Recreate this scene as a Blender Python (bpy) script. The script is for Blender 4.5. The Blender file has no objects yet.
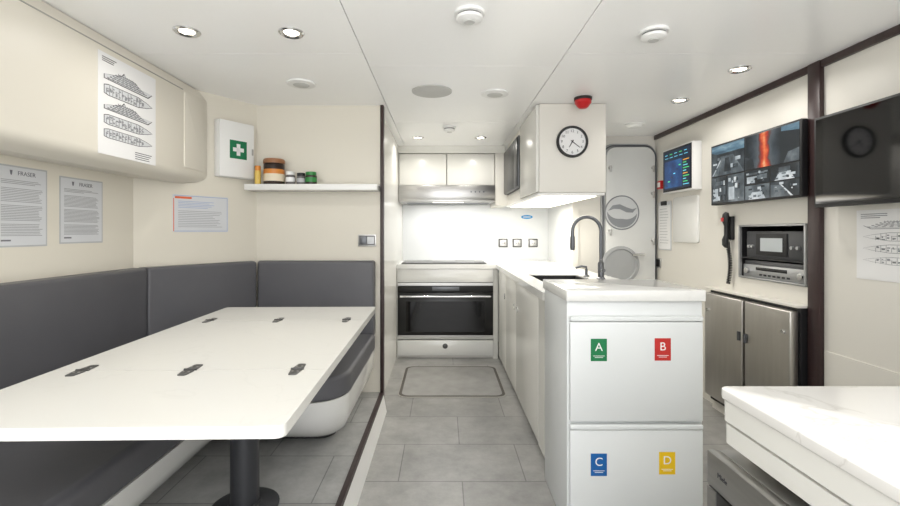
import bpy, bmesh, math, random
from mathutils import Vector, Matrix
random.seed(4)
scene = bpy.context.scene
C = scene.collection
PI = math.pi
scene.view_settings.view_transform = 'Standard'

# ------------------------------------------------------------------ materials
def lin(c):
    c = c/255.0
    return c/12.92 if c <= 0.04045 else ((c+0.055)/1.055)**2.4
def rgb(t): return (lin(t[0]), lin(t[1]), lin(t[2]), 1.0)

def pm(name, col, rough=0.5, metal=0.0, var=0.04, scale=6.0, bump=0.0, bscale=120.0, emit=0.0, coat=0.0, stretch=None):
    m = bpy.data.materials.new(name); m.use_nodes = True
    nt = m.node_tree; N = nt.nodes; L = nt.links
    b = N['Principled BSDF']
    tc = N.new('ShaderNodeTexCoord'); no = N.new('ShaderNodeTexNoise')
    no.inputs['Scale'].default_value = scale; no.inputs['Detail'].default_value = 4
    if stretch:
        mp = N.new('ShaderNodeMapping'); mp.inputs['Scale'].default_value = stretch
        L.new(tc.outputs['Object'], mp.inputs['Vector']); L.new(mp.outputs['Vector'], no.inputs['Vector'])
    else:
        L.new(tc.outputs['Object'], no.inputs['Vector'])
    cr = N.new('ShaderNodeValToRGB')
    c = rgb(col)
    cr.color_ramp.elements[0].position = 0.3; cr.color_ramp.elements[1].position = 0.7
    cr.color_ramp.elements[0].color = (c[0]*(1-var), c[1]*(1-var), c[2]*(1-var), 1)
    cr.color_ramp.elements[1].color = (min(1, c[0]*(1+var)), min(1, c[1]*(1+var)), min(1, c[2]*(1+var)), 1)
    L.new(no.outputs['Fac'], cr.inputs['Fac']); L.new(cr.outputs['Color'], b.inputs['Base Color'])
    b.inputs['Roughness'].default_value = rough; b.inputs['Metallic'].default_value = metal
    if coat: b.inputs['Coat Weight'].default_value = coat; b.inputs['Coat Roughness'].default_value = 0.08
    if emit:
        L.new(cr.outputs['Color'], b.inputs['Emission Color']); b.inputs['Emission Strength'].default_value = emit
    if bump:
        n2 = N.new('ShaderNodeTexNoise'); n2.inputs['Scale'].default_value = bscale
        L.new(tc.outputs['Object'], n2.inputs['Vector'])
        bu = N.new('ShaderNodeBump'); bu.inputs['Strength'].default_value = bump; bu.inputs['Distance'].default_value = 0.002
        L.new(n2.outputs['Fac'], bu.inputs['Height']); L.new(bu.outputs['Normal'], b.inputs['Normal'])
    return m

def tile_mat(name, base, mortar):
    m = bpy.data.materials.new(name); m.use_nodes = True
    nt = m.node_tree; N = nt.nodes; L = nt.links; b = N['Principled BSDF']
    tc = N.new('ShaderNodeTexCoord'); mp = N.new('ShaderNodeMapping')
    mp.inputs['Location'].default_value = (0.21, -0.26, 0)
    L.new(tc.outputs['Object'], mp.inputs['Vector'])
    br = N.new('ShaderNodeTexBrick')
    br.inputs['Scale'].default_value = 1.0; br.inputs['Brick Width'].default_value = 0.6; br.inputs['Row Height'].default_value = 0.37
    br.inputs['Mortar Size'].default_value = 0.003; br.inputs['Mortar Smooth'].default_value = 0.2; br.offset = 0.5
    br.inputs['Color1'].default_value = (0.93, 0.93, 0.93, 1); br.inputs['Color2'].default_value = (1.06, 1.06, 1.06, 1)
    br.inputs['Mortar'].default_value = (mortar, mortar, mortar, 1)
    L.new(mp.outputs['Vector'], br.inputs['Vector'])
    n1 = N.new('ShaderNodeTexNoise'); n1.inputs['Scale'].default_value = 5.0; n1.inputs['Detail'].default_value = 10; n1.inputs['Roughness'].default_value = 0.72
    L.new(tc.outputs['Object'], n1.inputs['Vector'])
    cr = N.new('ShaderNodeValToRGB'); c = rgb(base)
    cr.color_ramp.elements[0].position = 0.3; cr.color_ramp.elements[1].position = 0.72
    cr.color_ramp.elements[0].color = (c[0]*0.70, c[1]*0.70, c[2]*0.70, 1); cr.color_ramp.elements[1].color = (c[0]*1.25, c[1]*1.25, c[2]*1.25, 1)
    L.new(n1.outputs['Fac'], cr.inputs['Fac'])
    mx = N.new('ShaderNodeMix'); mx.data_type = 'RGBA'; mx.blend_type = 'MULTIPLY'; mx.inputs[0].default_value = 1.0
    L.new(cr.outputs['Color'], mx.inputs[6]); L.new(br.outputs['Color'], mx.inputs[7]); L.new(mx.outputs[2], b.inputs['Base Color'])
    b.inputs['Roughness'].default_value = 0.33
    bu = N.new('ShaderNodeBump'); bu.inputs['Strength'].default_value = 0.15; bu.inputs['Distance'].default_value = 0.003
    L.new(n1.outputs['Fac'], bu.inputs['Height']); L.new(bu.outputs['Normal'], b.inputs['Normal'])
    return m

def marble_mat(name, col, vein, rough=0.12, wid=0.01):
    m = bpy.data.materials.new(name); m.use_nodes = True
    nt = m.node_tree; N = nt.nodes; L = nt.links; b = N['Principled BSDF']
    tc = N.new('ShaderNodeTexCoord')
    n1 = N.new('ShaderNodeTexNoise'); n1.inputs['Scale'].default_value = 2.2; n1.inputs['Detail'].default_value = 9; n1.inputs['Distortion'].default_value = 1.2
    L.new(tc.outputs['Object'], n1.inputs['Vector'])
    cr = N.new('ShaderNodeValToRGB'); e = cr.color_ramp.elements
    e[0].position = 0.5-wid; e[0].color = rgb(col); e[1].position = 0.5+wid; e[1].color = rgb(col)
    k = e.new(0.5); k.color = rgb(vein)
    L.new(n1.outputs['Fac'], cr.inputs['Fac']); L.new(cr.outputs['Color'], b.inputs['Base Color'])
    b.inputs['Roughness'].default_value = rough
    return m

def picture_mat(name, c0, c1, c2, scale, strength=0.9, stretch=(1, 1, 1), seed=0.0):
    m = bpy.data.materials.new(name); m.use_nodes = True
    nt = m.node_tree; N = nt.nodes; L = nt.links; b = N['Principled BSDF']
    tc = N.new('ShaderNodeTexCoord'); mp = N.new('ShaderNodeMapping')
    mp.inputs['Scale'].default_value = stretch; mp.inputs['Location'].default_value = (seed, seed*1.7, seed*0.6)
    L.new(tc.outputs['Object'], mp.inputs['Vector'])
    n2 = N.new('ShaderNodeTexNoise'); n2.inputs['Scale'].default_value = scale; n2.inputs['Detail'].default_value = 5
    L.new(mp.outputs['Vector'], n2.inputs['Vector'])
    cr = N.new('ShaderNodeValToRGB'); e = cr.color_ramp.elements
    e[0].position = 0.30; e[0].color = rgb(c0); e[1].position = 0.72; e[1].color = rgb(c2)
    k = e.new(0.52); k.color = rgb(c1)
    L.new(n2.outputs['Fac'], cr.inputs['Fac'])
    b.inputs['Base Color'].default_value = (0.01, 0.01, 0.01, 1); b.inputs['Roughness'].default_value = 0.25
    L.new(cr.outputs['Color'], b.inputs['Emission Color']); b.inputs['Emission Strength'].default_value = strength
    return m

def flare_mat(name, yc):
    # a camera picture with a blurred orange streak: a soft band across the picture, broken up by noise
    m = bpy.data.materials.new(name); m.use_nodes = True
    nt = m.node_tree; N = nt.nodes; L = nt.links; b = N['Principled BSDF']
    tc = N.new('ShaderNodeTexCoord'); sp = N.new('ShaderNodeSeparateXYZ'); L.new(tc.outputs['Object'], sp.inputs[0])
    n = N.new('ShaderNodeTexNoise'); n.inputs['Scale'].default_value = 14; n.inputs['Detail'].default_value = 7
    L.new(tc.outputs['Object'], n.inputs['Vector'])
    a = N.new('ShaderNodeMath'); a.operation = 'SUBTRACT'; a.inputs[1].default_value = yc; L.new(sp.outputs['Y'], a.inputs[0])
    q = N.new('ShaderNodeMath'); q.operation = 'ABSOLUTE'; L.new(a.outputs[0], q.inputs[0])
    r = N.new('ShaderNodeMath'); r.operation = 'MULTIPLY_ADD'; r.inputs[1].default_value = 7.5; L.new(q.outputs[0], r.inputs[0])
    s2 = N.new('ShaderNodeMath'); s2.operation = 'MULTIPLY_ADD'; s2.inputs[1].default_value = 0.8; s2.inputs[2].default_value = -0.33
    L.new(n.outputs['Fac'], s2.inputs[0]); L.new(s2.outputs[0], r.inputs[2])
    cr = N.new('ShaderNodeValToRGB'); e = cr.color_ramp.elements
    e[0].position = 0.0; e[0].color = rgb((250, 190, 140)); e[1].position = 1.0; e[1].color = rgb((34, 42, 48))
    for p_, c_ in ((0.10, (236, 116, 66)), (0.22, (196, 56, 36)), (0.34, (96, 62, 60)), (0.44, (90, 98, 104)), (0.70, (62, 72, 80))):
        k = e.new(p_); k.color = rgb(c_)
    L.new(r.outputs[0], cr.inputs['Fac'])
    b.inputs['Base Color'].default_value = (0.01, 0.01, 0.01, 1); b.inputs['Roughness'].default_value = 0.25
    L.new(cr.outputs['Color'], b.inputs['Emission Color']); b.inputs['Emission Strength'].default_value = 0.9
    return m

M = {}
M['cream'] = pm('cream_wall', (222, 217, 204), 0.45, var=0.012, scale=1.2)
M['cream_r'] = pm('pale_wall', (224, 221, 213), 0.42, var=0.012, scale=1.2)
M['locker'] = pm('cream_lacquer', (224, 219, 207), 0.38, var=0.010, scale=1.0)
M['ceil'] = pm('ceiling_white', (252, 252, 251), 0.28, var=0.002, scale=1.0)
M['seam'] = pm('seam_grey', (165, 163, 156), 0.7)
M['white'] = pm('white_plastic', (236, 236, 234), 0.38, var=0.012)
M['whitegloss'] = pm('white_gloss_lacquer', (228, 228, 225), 0.15, var=0.01, scale=2, coat=0.3)
M['splash'] = pm('white_splashback', (233, 235, 236), 0.2, var=0.01)
M['cabwhite'] = pm('cabinet_white', (226, 225, 219), 0.25, var=0.012)
M['filecab'] = pm('powder_coated_steel', (218, 221, 221), 0.32, var=0.01)
M['floor'] = tile_mat('grey_stone_tile', (162, 161, 158), 0.55)
M['floor2'] = tile_mat('grey_dining_tile', (170, 170, 168), 0.55)
M['vinyl'] = pm('charcoal_leather', (88, 88, 92), 0.45, var=0.06, scale=4, bump=0.12, bscale=260)
M['dark'] = pm('near_black', (26, 26, 28), 0.5)
M['blackgloss'] = pm('black_glass', (10, 10, 12), 0.06, var=0.02)
M['blacksatin'] = pm('black_satin_glass', (16, 16, 18), 0.3, var=0.02)
M['wenge'] = pm('dark_wenge_wood', (52, 36, 36), 0.4, var=0.18, scale=9, stretch=(6, 6, 0.6))
M['steel'] = pm('brushed_steel', (190, 189, 186), 0.3, 1.0, var=0.05, scale=14, stretch=(1, 1, 14))
M['hoodsteel'] = pm('hood_steel', (184, 183, 181), 0.3, 1.0, var=0.06, scale=10, stretch=(1, 1, 20))
M['panelsteel'] = pm('panel_steel', (190, 189, 187), 0.34, 1.0, var=0.05, scale=10, stretch=(1, 1, 20))
M['steelw'] = pm('door_brushed_steel', (198, 195, 190), 0.34, 1.0, var=0.05, scale=7, stretch=(1, 4, 0.5))
M['darksteel'] = pm('appliance_steel', (166, 165, 162), 0.3, 0.95, var=0.06, scale=8, stretch=(1, 1, 16))
M['chrome'] = pm('chrome', (215, 215, 215), 0.12, 1.0, var=0.02)
M['gun'] = pm('gunmetal', (104, 106, 110), 0.35, 0.7, var=0.05)
M['tapgrey'] = pm('tap_gunmetal', (108, 110, 114), 0.3, 0.85, var=0.04)
M['hinge'] = pm('hinge_dark_steel', (92, 92, 92), 0.35, 0.6, var=0.06)
M['post'] = pm('charcoal_post', (62, 63, 67), 0.38, 0.3)
M['marble'] = marble_mat('white_quartz', (228, 228, 225), (224, 224, 221), 0.12)
M['marble2'] = marble_mat('veined_marble', (228, 226, 222), (213, 210, 205), 0.16, 0.007)
M['table'] = marble_mat('table_laminate', (224, 223, 218), (221, 220, 215), 0.24)
M['paper'] = pm('paper', (236, 236, 236), 0.6, var=0.01)
M['sheet'] = pm('laminated_grey_sheet', (210, 212, 215), 0.3, var=0.02)
M['ink'] = pm('ink', (110, 112, 118), 0.7)
M['inkdark'] = pm('ink_dark', (62, 62, 66), 0.7)
M['inkmid'] = pm('ink_mid', (146, 148, 152), 0.7)
M['inklight'] = pm('ink_light', (182, 184, 186), 0.7)
M['orange'] = pm('orange_print', (222, 104, 60), 0.5)
M['blueprint'] = pm('blue_print', (146, 166, 204), 0.5)
M['red'] = pm('red_plastic', (196, 30, 34), 0.3)
M['green'] = pm('first_aid_green', (12, 116, 74), 0.4)
M['cgreen'] = pm('card_green', (22, 120, 72), 0.45)
M['cred'] = pm('card_red', (186, 44, 40), 0.45)
M['cblue'] = pm('card_blue', (20, 94, 164), 0.45)
M['cyell'] = pm('card_yellow', (234, 192, 24), 0.45)
M['lamp'] = pm('lamp_lens', (255, 244, 224), 0.4, var=0.0, emit=9.0)
M['led'] = pm('led_strip', (255, 246, 226), 0.4, var=0.0, emit=4.0)
M['lens'] = pm('hood_lens', (255, 248, 236), 0.4, var=0.0, emit=1.5)
M['grille'] = pm('speaker_grille', (242, 242, 240), 0.6, var=0.05, scale=260)
M['darkgrille'] = pm('vent_shadow', (84, 84, 82), 0.7)
M['midgrille'] = pm('fitting_grey', (200, 200, 197), 0.6)
M['mat'] = pm('mat_grey', (154, 153, 150), 0.7, var=0.10, scale=9, bump=0.3, bscale=200)
M['matrim'] = pm('mat_rim', (84, 79, 74), 0.6)
M['matedge'] = pm('mat_edge_pale', (172, 169, 163), 0.6)
M['jarblack'] = pm('jar_dark', (44, 30, 24), 0.3)
M['gold'] = pm('gold_label', (208, 132, 54), 0.4, var=0.1)
M['palelabel'] = pm('pale_label', (222, 210, 186), 0.5, var=0.05)
M['tan'] = pm('tan_lid', (150, 104, 70), 0.4)
M['jargreen'] = pm('green_lid', (46, 130, 62), 0.4)
M['jargrey'] = pm('grey_jar', (96, 92, 92), 0.3)
M['yellowtub'] = pm('yellow_tub', (216, 184, 92), 0.4)
M['doorgrey'] = pm('grey_painted_door', (222, 223, 221), 0.4, var=0.02)
M['doordark'] = pm('door_grey_ring', (168, 170, 171), 0.4)
M['emblem'] = pm('emblem_silver', (206, 208, 209), 0.4)
M['emblemdark'] = pm('emblem_swoosh', (140, 143, 147), 0.4)
M['bluesticker'] = pm('blue_sticker', (40, 150, 214), 0.4)
M['cam_dark'] = picture_mat('camera_view_dark', (22, 26, 30), (44, 52, 58), (88, 98, 104), 9, 0.8, seed=1.2)
M['cam_mid'] = picture_mat('camera_view_mid', (52, 60, 66), (96, 106, 112), (140, 150, 154), 12, 0.8, seed=4.0)
M['cam_light'] = picture_mat('camera_view_light', (150, 160, 166), (196, 204, 208), (236, 240, 240), 14, 0.9, seed=7.7)
M['cam_sea'] = picture_mat('camera_view_sea', (70, 100, 120), (110, 146, 166), (170, 196, 206), 8, 0.8, (1, 1, 4), 5.0)
M['cam_flare'] = flare_mat('camera_view_flare', -0.11)
M['nav0'] = picture_mat('chart_blue', (10, 40, 86), (18, 72, 132), (40, 116, 170), 9, 0.8, seed=1.0)
M['nav1'] = pm('chart_header', (10, 28, 54), 0.3, emit=0.5)
M['navg'] = pm('chart_green', (80, 210, 120), 0.3, emit=0.7)
M['navc'] = pm('chart_cyan', (110, 200, 226), 0.3, emit=0.7)
M['navy'] = pm('chart_orange', (240, 170, 60), 0.3, emit=0.7)
M['silver'] = pm('silver_fascia', (168, 169, 170), 0.35, 0.6)
M['equip'] = pm('equipment_grey', (72, 73, 76), 0.4, 0.3)
M['display'] = pm('grey_display', (176, 182, 184), 0.3, emit=0.08)

# ------------------------------------------------------------------ mesh builder
def frame(o, xd, yd):
    x = Vector(xd).normalized(); y = Vector(yd).normalized(); n = x.cross(y)
    return Matrix(((x.x, y.x, n.x, o[0]), (x.y, y.y, n.y, o[1]), (x.z, y.z, n.z, o[2]), (0, 0, 0, 1)))

def rpoly(pts, r, seg=6):
    out = []; n = len(pts)
    for i in range(n):
        p = Vector(pts[i]); a = Vector(pts[i-1]); b = Vector(pts[(i+1) % n])
        ri = r[i] if isinstance(r, (list, tuple)) else r
        if ri <= 0: out.append(tuple(p)); continue
        d1 = (a-p).normalized(); d2 = (b-p).normalized()
        ang = d1.angle(d2); t = ri/math.tan(ang/2)
        t = min(t, (a-p).length*0.49, (b-p).length*0.49); rr = t*math.tan(ang/2)
        c = p + (d1+d2).normalized()*(rr/math.sin(ang/2))
        s = p+d1*t-c; e = p+d2*t-c
        a0 = math.atan2(s.y, s.x); a1 = math.atan2(e.y, e.x)
        da = (a1-a0+PI) % (2*PI)-PI
        for k in range(seg+1):
            q = a0+da*k/seg; out.append((c.x+rr*math.cos(q), c.y+rr*math.sin(q)))
    return out

class MB:
    def __init__(s, F=None):
        s.bm = bmesh.new(); s.F = F if F is not None else Matrix.Identity(4)
    def _merge(s, t, mi):
        bmesh.ops.recalc_face_normals(t, faces=t.faces[:])
        for f in t.faces: f.material_index = mi
        t.transform(s.F)
        me = bpy.data.meshes.new('tmp'); t.to_mesh(me); t.free()
        s.bm.from_mesh(me); bpy.data.meshes.remove(me)
        return s
    def box(s, x0, x1, y0, y1, z0, z1, mi=0, bev=0.0, seg=2):
        t = bmesh.new(); bmesh.ops.create_cube(t, size=1)
        for v in t.verts:
            v.co = Vector(((x0+x1)/2+v.co.x*(x1-x0), (y0+y1)/2+v.co.y*(y1-y0), (z0+z1)/2+v.co.z*(z1-z0)))
        if bev:
            bev = min(bev, 0.49*min(abs(x1-x0), abs(y1-y0), abs(z1-z0)))
            bmesh.ops.bevel(t, geom=t.edges[:], offset=bev, segments=seg, profile=0.5, affect='EDGES', clamp_overlap=True)
        return s._merge(t, mi)
    def prism(s, poly, h0, h1, mi=0, axis='z', bev=0.0, seg=2):
        t = bmesh.new()
        def P(a, b, h): return (a, b, h) if axis == 'z' else ((a, h, b) if axis == 'y' else (h, a, b))
        A = [t.verts.new(P(a, b, h0)) for a, b in poly]; B = [t.verts.new(P(a, b, h1)) for a, b in poly]
        n = len(poly); t.faces.new(A[::-1]); t.faces.new(B)
        for i in range(n): t.faces.new((A[i], A[(i+1) % n], B[(i+1) % n], B[i]))
        if bev:
            bmesh.ops.recalc_face_normals(t, faces=t.faces[:])
            caps = [f for f in t.faces if len(f.verts) == n and n > 4]
            ed = set(e for f in (caps or t.faces[:2]) for e in f.edges)
            bmesh.ops.bevel(t, geom=list(ed), offset=bev, segments=seg, profile=0.5, affect='EDGES', clamp_overlap=True)
        return s._merge(t, mi)
    def loft(s, rings, mi=0):
        t = bmesh.new(); R = [[t.verts.new(p) for p in ring] for ring in rings]; n = len(rings[0])
        t.faces.new(R[0][::-1]); t.faces.new(R[-1])
        for a, b in zip(R, R[1:]):
            for i in range(n): t.faces.new((a[i], a[(i+1) % n], b[(i+1) % n], b[i]))
        return s._merge(t, mi)
    def lathe(s, prof, loc, axis=(0, 0, 1), seg=28, mi=0):
        q = Vector((0, 0, 1)).rotation_difference(Vector(axis).normalized()).to_matrix().to_4x4()
        T = Matrix.Translation(loc) @ q; t = bmesh.new(); rings = []
        for r, z in prof:
            if r < 1e-6: rings.append([t.verts.new(T @ Vector((0, 0, z)))])
            else: rings.append([t.verts.new(T @ Vector((r*math.cos(2*PI*k/seg), r*math.sin(2*PI*k/seg), z))) for k in range(seg)])
        for a, b in zip(rings, rings[1:]):
            for k in range(seg):
                k2 = (k+1) % seg
                if len(a) == 1 and len(b) == 1: continue
                if len(a) == 1: t.faces.new((a[0], b[k], b[k2]))
                elif len(b) == 1: t.faces.new((a[k], a[k2], b[0]))
                else: t.faces.new((a[k], a[k2], b[k2], b[k]))
        if len(rings[0]) > 1: t.faces.new(rings[0][::-1])
        if len(rings[-1]) > 1: t.faces.new(rings[-1])
        return s._merge(t, mi)
    def cyl(s, p0, p1, r, mi=0, seg=24):
        d = Vector(p1)-Vector(p0)
        return s.lathe([(r, 0), (r, d.length)], p0, d, seg, mi)
    def tube(s, pts, r, mi=0, seg=12):
        pts = [Vector(p) for p in pts]; t = bmesh.new(); rings = []; up = None
        for i, p in enumerate(pts):
            d = (pts[min(i+1, len(pts)-1)]-pts[max(i-1, 0)]).normalized()
            if up is None:
                up = Vector((0, 0, 1)) if abs(d.z) < 0.9 else Vector((1, 0, 0))
            u = (up-d*up.dot(d)).normalized(); w = d.cross(u); up = u
            ri = r[i] if isinstance(r, (list, tuple)) else r
            rings.append([t.verts.new(p+(u*math.cos(2*PI*k/seg)+w*math.sin(2*PI*k/seg))*ri) for k in range(seg)])
        for a, b in zip(rings, rings[1:]):
            for k in range(seg): t.faces.new((a[k], a[(k+1) % seg], b[(k+1) % seg], b[k]))
        t.faces.new(rings[0][::-1]); t.faces.new(rings[-1])
        return s._merge(t, mi)
    def ring(s, c, R, r, axis=(0, 0, 1), mi=0, seg=32):
        prof = [(R+r*math.cos(a*PI/4), r*math.sin(a*PI/4)) for a in range(9)]
        q = Vector((0, 0, 1)).rotation_difference(Vector(axis).normalized()).to_matrix().to_4x4()
        T = Matrix.Translation(c) @ q; t = bmesh.new()
        G = [[t.verts.new(T @ Vector((pr*math.cos(2*PI*k/seg), pr*math.sin(2*PI*k/seg), pz))) for k in range(seg)] for pr, pz in prof[:8]]
        for j in range(8):
            for k in range(seg): t.faces.new((G[j][k], G[j][(k+1) % seg], G[(j+1) % 8][(k+1) % seg], G[(j+1) % 8][k]))
        return s._merge(t, mi)
    def text(s, body, size, u, v, w=0.0, mi=0, align='CENTER'):
        cu = bpy.data.curves.new('t', 'FONT'); cu.body = body; cu.size = size; cu.align_x = align; cu.align_y = 'CENTER'; cu.extrude = 0.0003
        o = bpy.data.objects.new('t', cu); C.objects.link(o); bpy.context.view_layer.update()
        me = bpy.data.meshes.new_from_object(o); t = bmesh.new(); t.from_mesh(me)
        t.transform(Matrix.Translation((u, v, w)))
        bpy.data.objects.remove(o); bpy.data.curves.remove(cu); bpy.data.meshes.remove(me)
        return s._merge(t, mi)
    def build(s, name, mats, parent=None, local=False, keep=False, smooth=True):
        bm = s.bm
        loc = Vector((0, 0, 0))
        if parent is not None:
            if not local: bm.transform(W(parent).inverted())
        elif not keep:
            cs = [v.co for v in bm.verts]
            loc = Vector(((min(c.x for c in cs)+max(c.x for c in cs))/2, (min(c.y for c in cs)+max(c.y for c in cs))/2, min(c.z for c in cs)))
            bm.transform(Matrix.Translation(-loc))
        me = bpy.data.meshes.new(name); bm.to_mesh(me); bm.free()
        if not isinstance(mats, (list, tuple)): mats = [mats]
        for m in mats: me.materials.append(M[m])
        if smooth:
            for p in me.polygons: p.use_smooth = True
            me.set_sharp_from_angle(angle=math.radians(35))
        o = bpy.data.objects.new(name, me); C.objects.link(o); o.location = loc
        if parent is not None: o.parent = parent
        return o

def W(o):
    m = o.matrix_basis.copy()
    while o.parent is not None:
        o = o.parent; m = o.matrix_basis @ m
    return m
def tag(o, label, cat, group=None):
    o['label'] = label; o['category'] = cat
    if group: o['group'] = group
    return o
def thing(name, label, cat, loc, rz=0.0, group=None):
    o = bpy.data.objects.new(name, None); o.empty_display_size = 0.05; C.objects.link(o)
    o.location = loc; o.rotation_euler = (0, 0, rz)
    return tag(o, label, cat, group)
def struct(o, label, cat):
    o['kind'] = 'structure'; return tag(o, label, cat)
def lamp(name, loc, power, size, parent=None, shape='DISK', size_y=None, col=(1, 0.97, 0.92), rot=(0, 0, 0), spread=PI):
    l = bpy.data.lights.new(name, 'AREA'); l.shape = shape; l.size = size; l.energy = power; l.color = col; l.spread = spread
    if size_y: l.size_y = size_y
    o = bpy.data.objects.new(name, l); C.objects.link(o)
    o.rotation_euler = rot
    if parent is not None:
        o.parent = parent; o.location = W(parent).inverted() @ Vector(loc)
    else: o.location = loc
    return o

CZ = 2.0      # ceiling height
# ------------------------------------------------------------------ setting
b = MB(); b.box(-0.40, 2.16, -0.8, 2.97, -0.05, 0); b.box(-0.43, 2.16, 2.97, 4.85, -0.05, 0)
struct(b.build('floor', 'floor', keep=True), 'light grey tiled galley floor', 'floor')
b = MB(); b.prism([(-1.66, -0.8), (-0.402, -0.8), (-0.402, 2.95), (-1.22, 2.95), (-1.66, 2.35)], -0.05, 0.12)
struct(b.build('floor', 'floor2', keep=True), 'raised grey tiled dining floor under the table', 'floor')
b = MB(); b.prism([(-0.40, 0.110), (-0.386, 0.110), (-0.366, 0.0), (-0.40, 0.0)], -0.8, 2.93, 0, 'y'); b.prism([(-0.412, 0.1205), (-0.40, 0.1205), (-0.40, 0.110), (-0.386, 0.110), (-0.390, 0.125), (-0.412, 0.125)], -0.8, 2.93, 1, 'y')
struct(b.build('trim_1', ['white', 'wenge'], keep=True), 'dark and white step edge strip along the raised dining floor', 'step trim')

# ceiling panels with open joints
b = MB(); b.box(-1.7, 2.16, -0.8, 4.9, CZ+0.012, CZ+0.06, 1)
g = 0.0018
xs = [-1.7, -0.37, 0.57, 2.16]
for i in range(3):
    ys = [-0.8, 1.15, 2.09 if i != 1 else 2.25, 3.4, 4.9]
    for j in range(4):
        b.box(xs[i]+g, xs[i+1]-g, ys[j]+g, ys[j+1]-g, CZ, CZ+0.012, 0)
struct(b.build('ceiling', ['ceil', 'seam'], keep=True), 'white panelled ceiling with thin joints', 'ceiling')

b = MB(); b.box(-1.70, -1.62, -0.8, 2.36, 0, CZ)
struct(b.build('wall_left', 'cream', keep=True), 'cream wall behind the long bench on the left', 'wall')
b = MB(); b.prism([(-1.62, 2.353), (-1.218, 2.956), (-1.26, 3.03), (-1.72, 2.36)], 0, CZ)
struct(b.build('wall_corner', 'cream', keep=True), 'angled cream wall segment with the first aid box', 'wall')
b = MB(); b.box(-1.27, -0.41, 2.95, 3.0, 0.0, CZ)
struct(b.build('wall_back', 'cream', keep=True), 'cream wall behind the shelf at the end of the bench', 'wall')
b = MB(); b.box(-0.48, -0.43, 3.0, 4.85, 0, CZ); b.box(-0.43, -0.425, 3.06, 4.10, 0.08, 1.96)
struct(b.build('wall_galley_left', 'cabwhite', keep=True), 'narrow white panelled wall left of the oven', 'wall')
b = MB(); b.box(-0.43, 1.12, 4.80, 4.85, 0, CZ)
struct(b.build('wall_galley_back', 'splash', keep=True), 'white wall behind the cooking hob', 'wall')
b = MB(); b.box(1.12, 1.17, 3.90, 4.85, 0, CZ)
struct(b.build('wall_galley_right', 'splash', keep=True), 'white side wall right of the galley sockets', 'wall')
b = MB(); b.box(1.17, 2.16, 3.90, 3.95, 0, CZ); b.box(1.12, 1.17, 3.885, 3.90, 0, CZ)
struct(b.build('wall_door', 'cream_r', keep=True), 'pale wall around the round cornered door', 'wall')
b = MB()
R0, R1 = 1.84, 2.16
b.box(R0, R1, -0.8, 2.245, 0, CZ); b.box(R0, R1, 3.02, 3.90, 0, CZ)
b.box(R0, R1, 2.245, 3.02, 0.80, 0.89); b.box(R0, R1, 2.245, 3.02, 1.215, CZ)
b.box(R0, R1, 2.245, 2.27, 0.89, 1.215); b.box(R0, R1, 2.79, 3.02, 0.89, 1.215)
b.box(R0-0.006, R0, -0.8, 2.165, 0, 0.60)
struct(b.build('wall_right', 'cream_r', keep=True), 'pale right wall carrying the screens', 'wall')
b = MB(); b.box(-0.41, -0.388, 2.935, 2.985, 0.0, CZ, bev=0.003)
struct(b.build('trim_2', 'wenge', keep=True), 'dark wood end post of the shelf wall', 'trim')
b = MB(); b.box(1.815, 1.84, 2.17, 2.242, 0, CZ, bev=0.003)
struct(b.build('trim_3', 'wenge', keep=True), 'dark wood upright beside the large black screen', 'trim')
b = MB(); b.box(1.82, 1.84, -0.8, 2.17, 1.965, CZ, bev=0.003); b.box(1.82, 1.84, 2.242, 3.885, 1.965, CZ, bev=0.003)
struct(b.build('trim_4', 'wenge', keep=True), 'dark wood cornice strip along the top of the right wall', 'trim')
b = MB(); b.box(-0.43, 0.60, 4.33, 4.80, 1.93, CZ)
struct(b.build('trim_5', 'cabwhite', keep=True), 'white soffit above the wall cabinets', 'soffit')

# door with emblem
d = MB()
outer = rpoly([(1.36, 0.02), (1.835, 0.02), (1.835, 1.93), (1.36, 1.93)], [0, 0, 0.1, 0.1])
d.prism(outer, 3.872, 3.90, 0, 'y', bev=0.006)
dr = struct(d.build('door_1', 'doordark', keep=True), 'pale grey round cornered ship door with a round emblem', 'door')
l = MB(); l.prism(rpoly([(1.395, 0.05), (1.815, 0.05), (1.815, 1.895), (1.395, 1.895)], 0.09), 3.845, 3.872, 0, 'y', bev=0.008)
l.build('door_leaf', 'doorgrey', dr)
l = MB(); P = rpoly([(1.375, 0.035), (1.828, 0.035), (1.828, 1.912), (1.375, 1.912)], 0.095, 8)
l.tube([(x, 3.868, z) for x, z in P+[P[0]]], 0.006); l.build('door_seal', 'gun', dr)
e = MB(frame((1.527, 3.844, 1.335), (1, 0, 0), (0, 0, 1)))
e.lathe([(0.148, -0.002), (0.148, 0.006), (0.142, 0.009), (0.140, 0.004), (0, 0.004)], (0, 0, 0), (0, 0, 1), 40, 0)
e.lathe([(0.138, 0.0), (0.138, 0.0065), (0, 0.0065)], (0, 0, 0), (0, 0, 1), 40, 1)
def cres(r0, a0, a1, bulge, n=16):
    P = [(r0*math.cos(a0+(a1-a0)*k/n), r0*math.sin(a0+(a1-a0)*k/n)) for k in range(n+1)]
    Q = [((r0-bulge*math.sin(PI*k/n))*math.cos(a0+(a1-a0)*k/n), (r0-bulge*math.sin(PI*k/n))*math.sin(a0+(a1-a0)*k/n)) for k in range(n-1, 0, -1)]
    return P+Q
e.prism(cres(0.128, PI*0.98, PI*1.98, 0.075), 0.0065, 0.008, 2)
e.prism([(-0.12, 0.015), (-0.08, 0.062), (-0.02, 0.072), (0.04, 0.045), (0.085, 0.03), (0.125, 0.04), (0.09, 0.0), (0.04, 0.002), (-0.02, 0.03), (-0.07, 0.032)], 0.0065, 0.008, 2)
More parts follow.
